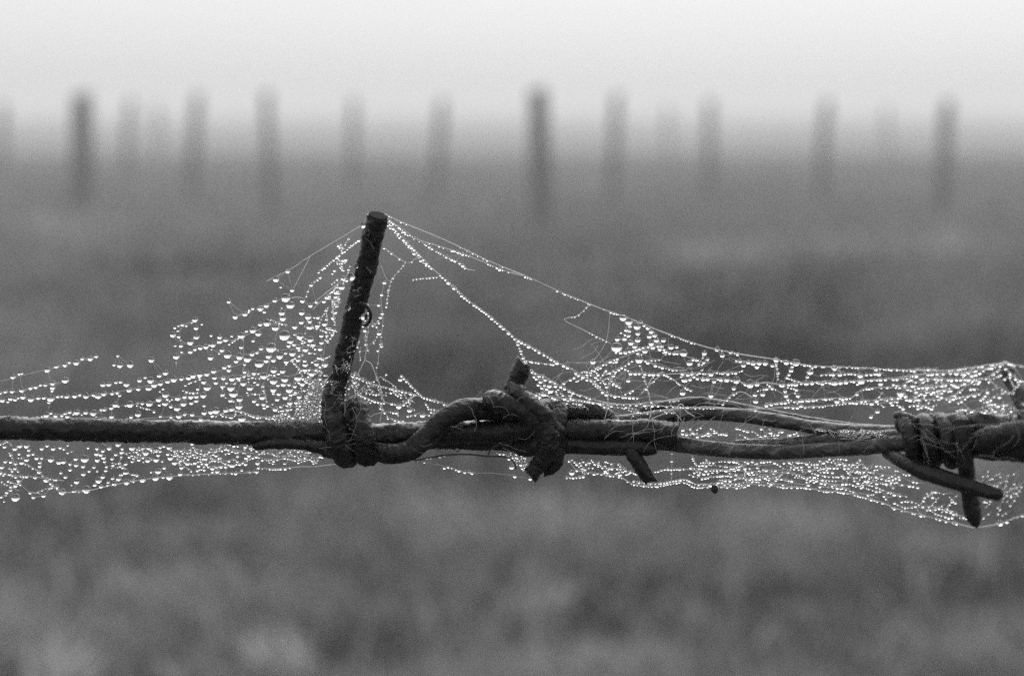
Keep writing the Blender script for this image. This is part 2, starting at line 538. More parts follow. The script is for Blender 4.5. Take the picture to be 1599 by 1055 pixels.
# centre barb, bent over the front, with a stub up and a stub down
cb = empty('barb', P(830, 680) - BW.location)
cb.parent = BW
cb['label'] = 'stubby barb twisted over the front of the wire'
wire('barb_coil', [(762, 625, 30, 15), (770, 626, 36, 16), (784, 629, 42, 16.5), (804, 634, 46, 16), (826, 645, 48, 16.5), (844, 662, 49, 18), (856, 684, 47, 19), (856, 703, 42, 17.5), (846, 719, 37, 14.5), (835, 733, 34, 13), (829, 741, 33, 12)],
     cb, M_RUST, rough=0.18, sides=26, n=12, seed=7, slant0=0.35, slant1=0.4)
wire('barb_point', [(817, 567, 16, 12), (813, 578, 16, 14.5), (806, 594, 15, 14), (799, 612, 12, 13.5), (795, 650, 0, 13), (800, 680, -10, 12)],
     cb, M_RUST, rough=0.11, sides=24, n=12, seed=8, slant0=0.7)
wire('barb_coil', [(800, 690, -14, 12), (822, 700, 10, 13), (850, 690, 28, 14), (868, 666, 30, 14), (874, 645, 12, 14), (872, 630, -12, 13)],
     cb, M_RUST, rough=0.16, sides=20, n=10, seed=9)
wire('barb_point', [(868, 700, 34, 11), (870, 718, 32, 10), (862, 732, 29, 8), (850, 738, 27, 6)], cb, M_RUST, rough=0.16, n=8, seed=10, slant1=0.6)

wire('barb_coil', [(800, 604, 22, 11), (812, 615, 40, 13), (830, 632, 52, 14), (850, 652, 50, 14.5), (868, 678, 36, 14), (872, 700, 12, 13), (866, 710, -8, 12)], cb, M_RUST, rough=0.2, sides=20, n=10, seed=33)
# small lower barb
lb = wire('barb_point', [(955, 655, -20, 11), (972, 685, 2, 11.5), (990, 712, 18, 11.5), (1006, 736, 22, 11.5), (1016, 751, 23, 10)], BW, M_RUST, rough=0.11, n=12, seed=11, slant1=0.6)
lb['label'] = 'short barb point slanting down under the cut wire end'

# thinner two-ply wire on the right
wire('wire_strand', [(900, 690, -34, 11), (980, 688, -30, 12), (1050, 692, -12, 13), (1100, 699, 4, 12), (1160, 704, 10, 11.5), (1220, 705.5, 12, 11.5), (1290, 702, 12, 11.5), (1350, 698, 10, 12), (1400, 692, 8, 13), (1440, 690, 0, 15), (1500, 690, -6, 15)],
     BW, M_STREAK, rough=0.07, n=14, seed=12)
wire('wire_strand', [(930, 664, -40, 12), (1000, 657, -34, 13), (1040, 650, -26, 12), (1090, 645, -20, 11), (1150, 648, -16, 11), (1210, 656, -14, 11), (1260, 665, -12, 10.5), (1310, 672, -10, 11.5), (1360, 674, -12, 11), (1420, 676, -16, 12), (1480, 680, -20, 12)],
     BW, M_STREAK, rough=0.07, n=14, seed=13)
wire('wire_strand', [(1000, 640, -52, 5), (1050, 631, -48, 8), (1085, 628, -45, 9), (1130, 632, -42, 8), (1180, 641, -40, 7), (1250, 654, -38, 6.5), (1310, 663, -36, 6), (1360, 668, -34, 6), (1430, 672, -30, 6)],
     BW, M_STREAK, rough=0.07, n=14, seed=14)
wire('wire_strand', [(1150, 694, -16, 8), (1200, 693, -10, 9), (1250, 691, -4, 10.5), (1310, 686, -2, 11), (1370, 682, -2, 11), (1420, 682, -4, 12), (1480, 684, -8, 12)],
     BW, M_STREAK, rough=0.07, n=14, seed=15)
# heavy cable that carries on to the right
for ph, sd in ((0.4, 16), (0.4 + 2.1, 17), (0.4 + 4.2, 18)):
    c = []
    for k in range(0, 46):
        x = 1470 + k * 30
        a = ph + k * 0.36
        c.append((x, 684 + 17 * math.cos(a) + (x - 1500) * -0.012, 17 * math.sin(a) - 4, 22))
    wire('wire_strand', c, BW, M_RUST, rough=0.16, sides=18, n=5, seed=sd)
# knot: turns of wire round the cable
kb = empty('barb', P(1460, 690) - BW.location)
kb.parent = BW
kb['label'] = 'barb wound in thick turns where the thin wire meets the heavy cable'
kn = []
for k in range(0, 41):
    a = -0.5 + k / 40 * (2 * math.pi * 3.35)
    x = 1412 + k / 40 * 96 + 4 * math.sin(a)
    kn.append((x, 689 - 30 * math.cos(a), 2 + 30 * math.sin(a), 14))
wire('barb_coil', kn, kb, M_WIRE, rough=0.10, sides=20, n=6, seed=20)
wire('barb_point', [(1385, 706, 6, 9), (1405, 718, 34, 11), (1440, 735, 42, 13), (1480, 748, 44, 13), (1520, 760, 44, 12), (1550, 769, 42, 11), (1565, 773, 41, 9)], kb, M_RUST, rough=0.08, n=12, seed=21, taper1=5, tip1=0.5)
wire('barb_point', [(1500, 655, 38, 13), (1504, 690, 40, 13), (1508, 725, 28, 13), (1513, 765, 14, 13), (1519, 800, 10, 13), (1523, 815, 9, 9), (1526, 824, 8, 2)], kb, M_RUST, rough=0.08, n=12, seed=22, taper1=3)
wire('barb_point', [(1562, 570, -46, 9), (1572, 578, -44, 13), (1585, 598, -38, 14), (1598, 630, -24, 14), (1606, 660, -10, 14)], kb, M_STREAK, rough=0.12, n=12, seed=23, taper0=4)
wire('barb_point', [(1396, 650, 0, 4), (1404, 648, 6, 6), (1416, 651, 12, 7), (1434, 660, 20, 8)], kb, M_RUST, rough=0.15, n=8, seed=24, taper0=3)

# ------------------------------------------------------------------ dew and silk
bm = bmesh.new()
bmesh.ops.create_icosphere(bm, subdivisions=3, radius=1.0)
for v in bm.verts:                       # a hanging drop: a trifle narrower at the top
    if v.co.z > 0:
        f = 1 - 0.06 * v.co.z
        v.co.x *= f; v.co.y *= f
DROP = bpy.data.meshes.new('dew_drop')
bm.to_mesh(DROP); bm.free()
DROP.materials.append(M_WATER)
DROP.polygons.foreach_set('use_smooth', [True] * len(DROP.polygons))
DV = np.array([v.co[:] for v in DROP.vertices])
DF = np.array([p.vertices[:] for p in DROP.polygons])

class Web:
    def __init__(self, label, at, depth, seed, wav=14):
        self.root = empty('spider_web', P(*at))
        tag(self.root, label, 'spider web', 'dew covered spider webs on the wire')
        self.depth = depth; self.seed = seed; self.wav = wav
        self.drops = []        # (Vector, radius m)
        self.fv = []; self.ff = []
        self.r = random.Random(seed)
    def z(self, px, py):
        return self.depth + self.wav * noise.noise(Vector((px / 130, py / 90, self.seed * 3.7))) * 2
    def pt(self, px, py, t=None):
        if callable(t): t = t(px, py)
        return P(px, py, self.z(px, py) if t is None else t)
    def drop(self, px, py, d, t=None, white=True):
        """d: width of the bright half in pixels, (px,py) its middle"""
        dia = d / 0.96
        if white: py = py - 0.18 * dia
        p = self.pt(px, py, t)
        self.drops.append((p, dia * 0.5 * S * p.y / D))
    def raw(self, x0, y0, sc, lst):
        for (a, b, wd) in lst:
            self.drop(x0 + a / sc, y0 + b / sc, wd / sc)
    def bead_line(self, c, bead, t=None):
        sp, d0, d1, dens = bead
        L = 0.0; nxt = 0.0; on = True; run = self.r.uniform(20, 60)
        for i in range(len(c) - 1):
            a, b = np.array(c[i]), np.array(c[i + 1])
            seg = np.linalg.norm(b - a)
            while nxt <= L + seg and seg > 0:
                q = a + (b - a) * ((nxt - L) / seg)
                run -= sp
                if run < 0:
                    on = self.r.random() < dens; run = self.r.uniform(10, 50)
                dd = 1.15 * (d0 + (d1 - d0) * self.r.random() ** 2.0)
                if on and self.r.random() < 0.92:
                    self.drop(q[0] + self.r.uniform(-.4, .4), q[1] + self.r.uniform(-.4, .9), dd, t=t, white=False)
                nxt += max(dd * 1.05, sp * self.r.uniform(0.6, 1.5))
            L += seg
    def thread(self, pts, r=0.45, bead=None, n=6, fine=False, jit=0.0, t=None):
        c = catmull(pts, n) if len(pts) > 2 else [np.array(pts[0], float) + (np.array(pts[1], float) - np.array(pts[0], float)) * k / n for k in range(n + 1)]
        if jit:
            c = [q + np.array([self.r.uniform(-jit, jit), self.r.uniform(-jit, jit)]) for q in c]
        vs_ = [self.pt(q[0], q[1], t) for q in c]
        V, F = tube_arrays(vs_, [1.2 * r * S * v.y / D * self.r.uniform(0.8, 1.2) for v in vs_], 5)
        if fine:
            o = len(self.fv)
            self.fv += V; self.ff += [tuple(i + o for i in f) for f in F]
        else:
            mesh_obj('silk_thread', V, F, M_SILK, self.root)
        if bead: self.bead_line([tuple(q) for q in c], bead, t)
    def fill(self, poly, n, ln, ang, r=0.3, bead=None, curve=0.25, t=None):
        """short loose silk and beads inside a polygon of pixels"""
        xs_ = [p[0] for p in poly]; ys_ = [p[1] for p in poly]
        def inside(x, y):
            c = False; j = len(poly) - 1
            for i in range(len(poly)):
                if (poly[i][1] > y) != (poly[j][1] > y) and x < (poly[j][0] - poly[i][0]) * (y - poly[i][1]) / (poly[j][1] - poly[i][1]) + poly[i][0]:
                    c = not c
                j = i
            return c
        if t is not None and (bead is None or callable(t)): r *= 0.6      # lone silk clinging to metal
        k = 0; tries = 0
        while k < n and tries < n * 40:
            tries += 1
            x = self.r.uniform(min(xs_), max(xs_)); y = self.r.uniform(min(ys_), max(ys_))
            if not inside(x, y): continue
            a = math.radians(self.r.gauss(ang[0], ang[1])); l = ln * self.r.uniform(0.4, 1.5)
            pts = [(x, y)]
            for s in range(3):
                a += self.r.uniform(-curve, curve)
                pts.append((pts[-1][0] + math.cos(a) * l / 3, pts[-1][1] - math.sin(a) * l / 3))
            if not inside(*pts[-1]): continue
            self.thread(pts, r, bead, n=3, fine=True, t=t)
            k += 1
    def finish(self):
        base = self.root.location
        d = sorted(self.drops, key=lambda q: -q[1])
        cc = np.array([p[:] for p, r in d]); rr = np.array([r for p, r in d])
        keep = np.zeros(len(d), bool)
        for i in range(len(d)):                     # drops that touch have run together: keep the bigger one
            k = np.nonzero(keep[:i])[0]
            if len(k) == 0 or np.all(np.linalg.norm(cc[k] - cc[i], axis=1) > 0.74 * (rr[k] + rr[i])):
                keep[i] = True
        d = [q for q, f in zip(d, keep) if f]
        big = d[:300]
        C_ = np.array([p[:] for p, r in big])
        for i in range(len(big)):
            dd = np.linalg.norm(C_ - C_[i], axis=1)
            for j in np.argsort(dd)[1:3]:
                if dd[j] < 34 * S and (i < j or self.r.random() < 0.3):
                    a, b = big[i][0], big[j][0]
                    m = (a + b) / 2 + Vector((self.r.uniform(-1, 1), self.r.uniform(-1, 1), -self.r.uniform(0, 1.5))) * S
                    V, F = tube_arrays([a, m, b], [self.r.uniform(.10, .22) * S] * 3, 4)
                    o = len(self.fv)
                    self.fv += V; self.ff += [tuple(k + o for k in f) for f in F]
        for p, r in d[:300]:
            o = bpy.data.objects.new('dew_drop', DROP)
            o.location = p - base
            o.scale = (r * self.r.uniform(0.96, 1.14), r, r * self.r.uniform(0.76, 0.98))
            o.rotation_euler = (0, 0, self.r.uniform(0, 6.28))
            link(o, self.root)
        rest = d[300:]
        if rest:
            c = np.array([(p - base)[:] for p, r in rest]); rr = np.array([r for p, r in rest])
            sq = np.stack([np.array([self.r.uniform(1.0, 1.5) for _ in rest]), np.ones(len(rest)), np.array([self.r.uniform(0.7, 0.95) for _ in rest])], 1)
            V = (DV[None] * rr[:, None, None] * sq[:, None, :] + c[:, None]).reshape(-1, 3)
            F = (DF[None] + (np.arange(len(rest)) * len(DV))[:, None, None]).reshape(-1, 3)
            me = bpy.data.meshes.new('dew_beads')
            me.from_pydata(V.tolist(), [], F.tolist())
            me.materials.append(M_WATER)
            me.polygons.foreach_set('use_smooth', [True] * len(me.polygons))
            o = link(bpy.data.objects.new('dew_beads', me), self.root)
            o['kind'] = 'stuff'
        if self.fv:
            o = mesh_obj('fine_silk', self.fv, self.ff, M_SILK, self.root)
            o['kind'] = 'stuff'

# ---- web rising on the left, up to the upright barb
A = Web('sheet of web strung with large dew drops above wire, left of upright barb', (380, 600), -4, 1, 12)
A.raw(0, 540, 7.535, [(155,372,62),(228,330,38),(258,325,34),(557,290,70),(665,247,54),(766,230,58),(817,195,38),(898,205,66),(970,153,46),(1062,157,66),(1130,127,54),
 (1412,237,62),(1343,226,38),(768,415,80),(4,556,44),(65,540,48),(145,538,56),(260,527,62),(362,497,52),(423,487,54),(478,461,36),(535,463,50),(620,447,64),(620,495,60),(614,530,36),
 (30,643,60),(130,625,62),(180,630,52),(273,607,68),(365,632,76),(453,617,54),(520,611,48),(597,627,84),(680,597,48),(728,592,36),(788,600,56),(882,592,60),(940,577,38),(1012,597,70),
 (1105,580,54),(1157,600,78),(1223,570,68),(1322,562,48),(1382,553,44),(1410,585,40),(1213,463,64),(1282,456,60),(1366,432,42),(1423,432,44),
 (545,820,68),(600,792,40),(640,800,46),(655,825,52),(730,820,44),(773,797,46),(795,832,52),(823,781,44),(903,790,76),(1010,787,56),(1100,797,70),(1192,752,40),(1233,753,48),
 (1310,731,56),(1358,698,66),(1315,835,56),(1335,888,52),(1277,862,32),(1200,870,40),(1385,868,30),(1430,880,38),(1388,120,36),(95,660,30),(215,612,30),(578,668,32),(430,845,34),(400,855,34),(330,885,26)])
A.raw(180, 470, 5.025, [(892,8,30),(942,127,42),(990,280,60),(625,153,45),(680,184,18),(635,215,36),(637,288,45),(527,190,30),(497,197,18),(468,211,22),(493,235,18),(453,270,45),(500,281,28),
 (590,328,48),(649,351,34),(668,370,36),(626,380,30),(712,363,42),(767,348,42),(753,272,22),(820,286,38),(820,321,42),(867,309,38),(838,388,38),(882,430,60),(748,449,45),(975,440,50),(996,462,36),
 (950,475,40),(862,520,36),(895,507,30),(892,544,36),(773,554,42),(516,353,32),(590,401,38),(522,402,22),(472,353,16),(479,440,52),(284,467,46),(118,505,50),(192,625,38),
 (278,627,50),(237,600,20),(346,589,38),(394,567,42),(412,634,42),(460,619,48),(355,652,42),(307,661,52),(263,689,50),(182,692,34),(80,708,40),(110,703,45),(140,697,36),(88,657,46),(43,637,30),
 (520,613,40),(548,607,46),(578,606,48),(612,590,44),(665,583,46),(690,575,40),(720,575,42),(395,741,54),(342,777,48),(392,808,50),(268,811,52),(213,805,30),(177,803,24),(117,817,56),(492,767,48),
 (545,752,36),(541,768,30),(594,752,44),(638,750,34),(636,785,36),(692,745,50),(722,686,56),(695,637,40),(790,642,36),(780,604,36),(850,608,38),(918,613,50),(968,606,44),(908,686,60),(928,736,68),
 (905,783,36),(976,775,52),(972,832,54),(845,735,34),(840,671,30),(536,809,48),(597,801,32),(486,846,50),(438,829,30),(347,816,20),(445,773,16),(376,692,22),(648,692,22),(698,822,26),(698,880,40),
 (767,902,36),(790,868,60),(750,872,40),(830,865,50),(870,860,44),(915,850,40),(605,893,36),(500,905,46),(437,910,32),(545,890,30),(355,905,24),(180,892,46),(125,911,30),(90,940,34),(48,940,20),(670,930,30)])
A.raw(340, 420, 7.535, [(131,388,50),(322,537,62),(372,487,30),(413,466,34),(502,475,76),(550,508,40),(573,437,62),(673,376,56),(800,355,100),(855,440,98),(877,252,48),(687,130,70),
 (823,35,58),(742,218,30),(755,522,72),(768,586,74),(990,521,66),(1065,573,74),(985,630,60),(580,645,84),(680,703,90),(500,657,54),(340,733,32),(415,730,80),(478,770,72),(272,800,80),
 (167,793,26),(418,846,40),(277,925,50),(117,1020,82),(260,1040,80),(908,687,62),(1085,690,84),(785,800,120),(968,803,80),(855,858,70),(900,890,50),(835,905,50),(950,927,64),(1090,838,76),
 (1125,893,58),(1033,955,72),(995,872,36),(630,945,120),(512,941,54),(464,985,46),(405,1005,60),(730,1030,80),(880,1000,80),(800,993,34),(600,1030,70),(1205,945,54),(1150,943,30),(1222,868,54),(1220,790,52),
 (1175,670,60),(1300,697,66),(1260,650,60),(1350,777,36),(1180,575,44),(1360,580,56),(1383,512,50),(1250,385,50),(1290,340,70),(1355,370,40),(1385,332,44),(1428,355,30),(1395,280,60),(1460,222,70),(1480,122,70),
 (1160,392,40),(1092,435,54),(998,380,60),(1205,103,40),(1100,192,46),(1180,43,24),(1230,8,30),(1375,25,28),(1350,58,22),(1085,620,50)])
A.raw(340, 540, 7.535, [(350,160,90),(235,187,40),(80,255,54),(136,232,44),(135,288,46),(490,225,100),(572,180,66),(657,172,60),(808,192,60),(945,172,56),(1025,180,44),(1030,228,66),(1198,145,60),(1165,215,60),
 (1260,225,76),(930,245,24),(660,297,76),(765,301,66),(717,331,34),(545,365,90),(428,325,54),(320,310,46),(310,358,48),(302,447,74),(435,430,30),(473,453,40),(658,420,86),
 (790,400,80),(775,455,70),(710,464,46),(945,383,90),(995,450,66),(910,480,46),(840,458,44),(380,503,76),(260,637,74),(525,610,74),(655,520,74),
 (657,558,40),(720,568,54),(845,525,86),(860,575,50),(795,608,70),(700,632,54),(285,865,90),(430,650,50),(470,685,44),(540,688,50),(585,705,50),(550,730,34),(680,752,70),(745,715,50),(850,675,66),(925,670,50),
 (960,600,60),(915,545,30),(975,685,30),(940,738,40),(960,800,60),(1030,285,56),(1080,285,44),(1155,285,44),(1110,330,80),(1050,375,30),(1085,500,60),(1095,550,70),(1090,440,50),(1150,400,40),(1200,390,50),(1230,440,50)])
TB = (5, 2.2, 4.5, .8)
for q in ([(566, 351), (484.6, 399.6), (457, 418), (416, 439)], [(484.6, 399.6), (470, 428), (457, 453)]):
    A.thread(q, 0.42)
A.thread([(559.7, 374.6), (525.5, 402), (496, 425.8)], 0.4, (4.2, 2.4, 5, .95))
A.thread([(500.5, 432.6), (485.8, 445), (475.5, 468)], 0.4, (5, 2.4, 4.5, .8))
A.thread([(541, 432), (512, 455), (487, 474.7)], 0.55)
A.thread([(541, 437), (510, 462), (487, 484)], 0.4, (4.5, 2.4, 5.5, .9))
A.thread([(546, 415), (538, 440), (520, 478)], 0.4, (5, 2, 4, .6))
A.thread([(533, 470), (524, 481), (517, 487)], 0.5)
A.thread([(423, 499), (433, 503), (450, 508)], 0.6, (4, 2, 4, .8))
A.thread([(454, 465), (466, 464), (476, 467)], 0.5)
A.thread([(358, 537), (365, 532), (372, 528)], 0.45, (4, 2, 3.6, .9))
for y0, q in ((0, [(-60, 604), (0, 595), (50, 582), (100, 571), (150, 557)]), (0, [(-60, 618), (0, 613), (36, 610), (70, 601), (90, 598)]),
              (0, [(-60, 628), (0, 624), (80, 622), (150, 617), (220, 604), (262, 592), (300, 591), (340, 580), (400, 560)]),
              (0, [(42, 658), (72, 648), (110, 646), (146, 646), (175, 636), (205, 631), (260, 626), (320, 620)]),
              (0, [(150, 650), (180, 656), (240, 652), (300, 650), (360, 648), (420, 652), (480, 655), (512, 650)]),
              (0, [(366, 494), (400, 482), (430, 470), (452, 462)]), (0, [(270, 524), (284, 512), (304, 501)]), (0, [(272, 524), (300, 540), (340, 536), (380, 525), (410, 512), (440, 500)]),
              (0, [(82, 598), (81, 612), (78, 628), (75, 640)]), (0, [(275, 556), (275, 574)]), (0, [(330, 545), (360, 556), (400, 550), (450, 545), (500, 540)]),
              (0, [(340, 590), (380, 585), (430, 590), (480, 580), (515, 572)]), (0, [(250, 610), (256, 616), (290, 622), (310, 610), (312, 600)]),
              (0, [(380, 530), (380, 570), (372, 610), (365, 650)]), (0, [(440, 480), (430, 530), (420, 570), (405, 620)]), (0, [(480, 500), (470, 560), (455, 610), (450, 655)]),
              (0, [(510, 520), (500, 580), (480, 640)])):
    A.thread(q, 0.22, (12, 1.8, 3.4, .22))
A.fill([(330, 655), (360, 600), (400, 560), (470, 500), (520, 470), (522, 520), (515, 600), (505, 655)], 26, 30, (20, 45), 0.28, (4.5, 1.8, 4, .7))
A.fill([(400, 656), (450, 610), (490, 560), (518, 520), (516, 600), (510, 656)], 45, 20, (30, 50), 0.4, (3.2, 1.8, 4.2, .85))
A.fill([(455, 656), (480, 610), (505, 580), (520, 590), (518, 620), (512, 658)], 110, 18, (40, 60), 0.5, (4.5, 1.6, 3.2, .35), curve=0.6)
A.fill([(180, 652), (230, 590), (300, 560), (360, 530), (400, 540), (400, 656)], 8, 26, (14, 25), 0.25, (5, 2, 4.4, .7))
A.thread([(330, 652), (350, 644), (372, 641), (400, 650), (440, 652), (480, 649)], 0.9, (3, 3, 6, .95))
A.fill([(420, 662), (440, 654), (500, 654), (512, 662)], 16, 40, (4, 8), 0.7, (3, 1.8, 3, .5))
A.fill([(520, 372), (548, 372), (520, 560), (507, 560)], 22, 12, (70, 40), 0.4, (3, 2, 4, .85), t=20)
prong = lambda x, y: 34 + (620 - y) * 0.25 + 15
A.fill([(572, 350), (602, 350), (560, 560), (540, 610), (510, 610), (530, 540)], 16, 16, (70, 45), 0.3, (6, 1.8, 4.4, .45), curve=0.7, t=prong)
A.fill([(515, 560), (548, 560), (545, 640), (505, 640)], 18, 16, (60, 60), 0.34, (5, 1.8, 4, .5), curve=0.8, t=lambda x, y: prong(x, y) + 4)
A.finish()

# ---- web hanging under the wire at left
B = Web('lower web with dew drops hanging under wire, left of upright barb', (250, 720), -6, 2, 12)
B.raw(0, 670, 6.15, [(45,170,38),(145,190,50),(192,165,48),(255,165,50),(278,203,34),(184,240,28),(275,248,38),(318,240,30),(257,296,48),(353,278,42),(402,278,30),(383,322,36),(382,356,38),(210,324,50),(150,333,36),
 (104,316,34),(52,312,38),(18,367,46),(145,378,34),(118,403,28),(97,435,40),(8,420,36),(46,427,24),(152,462,28),(258,456,42),(340,462,46),(378,413,44),(445,490,58),(488,522,32),(543,558,42),(600,610,70),(713,598,46),
 (830,590,78),(738,507,50),(688,537,18),(630,461,36),(585,420,30),(675,390,38),(675,335,34),(733,347,42),(800,357,38),(802,433,44),(815,295,76),(785,327,50),(728,286,42),(563,283,38),(568,320,54),(610,315,50),
 (490,297,60),(402,187,40),(453,160,36),(455,185,36),(512,190,44),(580,177,34),(613,192,26),(650,156,26),(847,180,26),(933,187,34),(990,210,36),(1050,185,50),(1135,150,52),(1175,188,30),(930,240,50),(968,245,40),
 (935,298,50),(915,320,34),(995,275,46),(1005,311,30),(1078,285,36),(1113,243,36),(1085,348,36),(1023,360,30),(1017,398,34),(903,365,34),(857,403,30),(935,404,22),(988,460,44),(948,498,64),(912,537,42),(972,553,44),
 (1038,540,30),(1040,510,32),(1083,473,36),(1140,482,50),(1103,530,56),(1217,514,56),(1277,500,50),(1210,422,56),(1370,490,60),(1495,474,60),(1520,410,58),(1568,458,40),(1578,372,34),(1452,413,22),(1335,296,38),
 (1420,303,50),(1500,295,56),(1270,310,30),(1208,335,38),(1170,224,44),(1270,185,60),(1375,185,44),(1430,185,40),(1500,205,56),(1520,250,36),(1575,165,30),(1540,175,30),(1400,228,70),(150,667,76),(290,613,32),
 (322,655,40),(420,640,42),(185,493,50),(150,543,44),(102,585,36),(68,608,40),(18,650,36),(40,695,20)])
B.raw(240, 670, 5.33, [(130,155,46),(118,208,30),(192,196,20),(222,222,34),(283,222,28),(335,213,36),(140,243,46),(72,268,18),(175,283,48),(225,262,26),(283,285,44),(345,281,34),(88,323,28),(232,320,38),
 (132,403,56),(222,376,40),(288,378,22),(325,380,26),(377,375,28),(418,372,20),(313,350,20),(365,345,28),(422,340,26),(375,305,32),(490,328,40),(435,248,32),(487,263,22),(285,250,28),(530,354,36),(490,358,24),
 (598,367,32),(652,367,24),(683,369,32),(733,343,26),(798,358,30),(853,357,44),(872,322,26),(865,285,38),(765,292,32),(905,258,26),(855,231,32),(770,240,34),(795,220,36),(600,315,28),(655,303,50),(440,290,36),
 (520,220,30),(550,240,34),(1205,187,24),(1325,263,34),(1260,240,26),(1220,252,30),(1155,253,30),(1000,267,22),(955,263,16),(1385,230,24),(1090,287,18)])
for q, b in (([(-60, 695), (0, 693), (9, 688), (20, 696)], TB), ([(40, 724), (60, 735), (72, 748), (97, 769)], TB), ([(-60, 792), (0, 778), (24, 756), (40, 745)], TB),
             ([(97, 769), (135, 766), (180, 756), (240, 746), (300, 741), (400, 737)], (12, 2, 4, .4)), ([(410, 731), (440, 731), (470, 728), (490, 728), (525, 724)], (3, 2.2, 4.4, .85)),
             ([(410, 716), (432, 717), (447, 714), (458, 718), (490, 716), (505, 713)], (4, 2, 4.6, .7)), ([(150, 686), (174, 700), (168, 702)], None), ([(42, 724), (56, 733)], None),
             ([(300, 692), (340, 690), (380, 697), (396, 692)], (3, 2.5, 5, .9)), ([(460, 692), (490, 700), (505, 712)], None), ([(-20, 740), (20, 742), (60, 745), (100, 750)], TB),
             ([(48, 768), (66, 771)], None), ([(360, 700), (380, 705), (400, 708)], None)):
    B.thread(q, 0.5, b)
B.fill([(255, 694), (400, 694), (408, 728), (300, 735), (260, 720)], 50, 22, (-8, 30), 0.42, (3.6, 1.8, 4.6, .75))
B.fill([(160, 690), (260, 692), (260, 742), (180, 745), (155, 720)], 18, 24, (10, 28), 0.35, (4.5, 1.8, 4.6, .75))
B.fill([(-40, 690), (160, 690), (155, 740), (100, 765), (-40, 775)], 8, 24, (-20, 40), 0.33, (5, 2, 4.4, .6))
B.fill([(400, 694), (455, 694), (505, 712), (500, 724), (405, 728)], 22, 20, (8, 35), 0.42, (4, 1.8, 3.6, .5))
B.fill([(410, 694), (450, 688), (500, 706), (505, 716), (420, 716)], 18, 26, (5, 30), 0.35)
B.finish()

# ---- small web in the angle between upright barb and the climbing strand
C = Web('thin threads of web in corner right of upright barb', (600, 600), 8, 3, 10)
for q, r, b in (([(571, 518), (572, 547), (570, 561), (580, 568), (587, 586), (594, 604), (598, 625)], 0.5, (5, 2.2, 4.6, .8)),
                ([(575, 475), (576, 505), (572, 530)], .35, (6, 2, 4, .5)), ([(600, 440), (595, 470), (598, 500), (592, 547), (590, 570)], .3, (14, 2.4, 6, .6)),
                ([(539, 584), (557, 588), (587, 600.7), (616.5, 607.6), (637, 613), (662, 620), (696, 631.4)], 0.55, (3.6, 2.4, 5.2, .9)),
                ([(594, 588), (619, 604)], .6, (4, 2, 3, .7)), ([(627, 586), (646, 606), (662, 620), (680, 625), (699, 632)], .5, (4, 2.4, 5.2, .9)),
                ([(557, 614), (585, 626), (610, 630)], .5, (4, 2.4, 5, .9)), ([(570, 561), (563, 575), (557, 588)], .5, None),
                ([(546, 615.5), (516, 618), (500, 630)], .7, None), ([(530, 615), (526, 622), (525, 638)], .7, None), ([(593, 661), (596, 640), (598, 625)], .4, None),
                ([(589, 602), (594, 612), (598, 625), (605, 630)], .8, (3, 2, 3.4, .8)), ([(575, 652), (590, 645), (610, 642)], .4, None),
                ([(640, 630), (643, 618), (628, 632), (612, 630)], .35, (6, 2.4, 4.6, .7)), ([(653, 720), (680, 724), (709, 731), (725, 736.6), (742, 738.5)], .4, (7, 2.4, 4.8, .5)),
                ([(742, 738.5), (766, 738), (805, 742)], .25, None), ([(672, 714), (686, 704), (694, 700)], .45, None),
                ([(655, 716), (680, 714), (695, 711)], .5, (5, 3, 6, .7)), ([(545, 606), (560, 592), (580, 596), (590, 590)], .35, (6, 2, 3.4, .6))):
    C.thread(q, r, b)
for a in ((591.5, 477, 5), (594, 496, 6), (592, 521, 7.5), (596, 541, 5), (590, 548, 4), (554, 597, 7), (623, 635, 9), (640, 641, 8), (660, 649, 9), (619, 645, 7), (625, 593, 7), (603, 585, 4), (694, 731, 5), (717, 735, 6), (733, 737.5, 6), (677, 713, 8), (715, 700, 5), (714, 704, 7)):
    C.drop(*a)
C.fill([(575, 600), (620, 600), (690, 635), (690, 655), (600, 658), (580, 640)], 20, 20, (-18, 30), 0.3, (5, 1.8, 4, .5))
C.fill([(545, 480), (600, 470), (596, 570), (565, 580)], 16, 16, (80, 35), 0.25, (7, 1.8, 3.4, .4))
C.fill([(535, 580), (560, 580), (590, 605), (585, 640), (550, 630)], 24, 16, (10, 60), 0.4, (5, 1.8, 3.4, .4))
# silk wrapped over the coil and the strand, in front
C.fill([(500, 610), (560, 610), (590, 690), (690, 690), (690, 715), (520, 715), (470, 690), (440, 668), (500, 655)], 16, 44, (-12, 50), 0.2, None, curve=0.8, t=58)
C.finish()

# ---- long threads from the barb tip and the big web on the right above the wire
E = Web('wide web running from barb tip down to right, above wire', (1100, 600), -2, 4, 12)
edge = [(602, 334), (628, 347.6), (696.7, 375.4), (762, 406.7), (827.4, 433.7), (878.6, 457.3), (941, 482.6)]
E.thread([(602, 334), (628, 347), (696.7, 375.4), (762, 406.7), (827.4, 433.7), (878.6, 457.3), (941, 482.6)], 0.62, (6, 1.6, 3.2, .35))
E.thread([(941, 482.6), (975, 494), (1000, 504), (1040, 520), (1101, 541), (1156, 552.5), (1211.7, 561), (1267, 570.7), (1342, 573.7), (1402, 577), (1479, 578), (1564, 567), (1593, 571), (1660, 576)], 0.7, (4.2, 2.2, 4.6, .75))
E.thread([(625.6, 357), (682.4, 392.5), (722, 413), (728, 419.5), (742, 422)], .5, (4.4, 2, 5.4, .7))
E.thread([(604, 341), (650, 372), (679.6, 382.5), (725, 396.8), (787.6, 422.3), (827, 434), (878, 457)], .5, (4.6, 1.8, 4.8, .45))
E.thread([(628, 362), (668, 384), (700, 403)], .5, (5, 1.8, 3.6, .5))
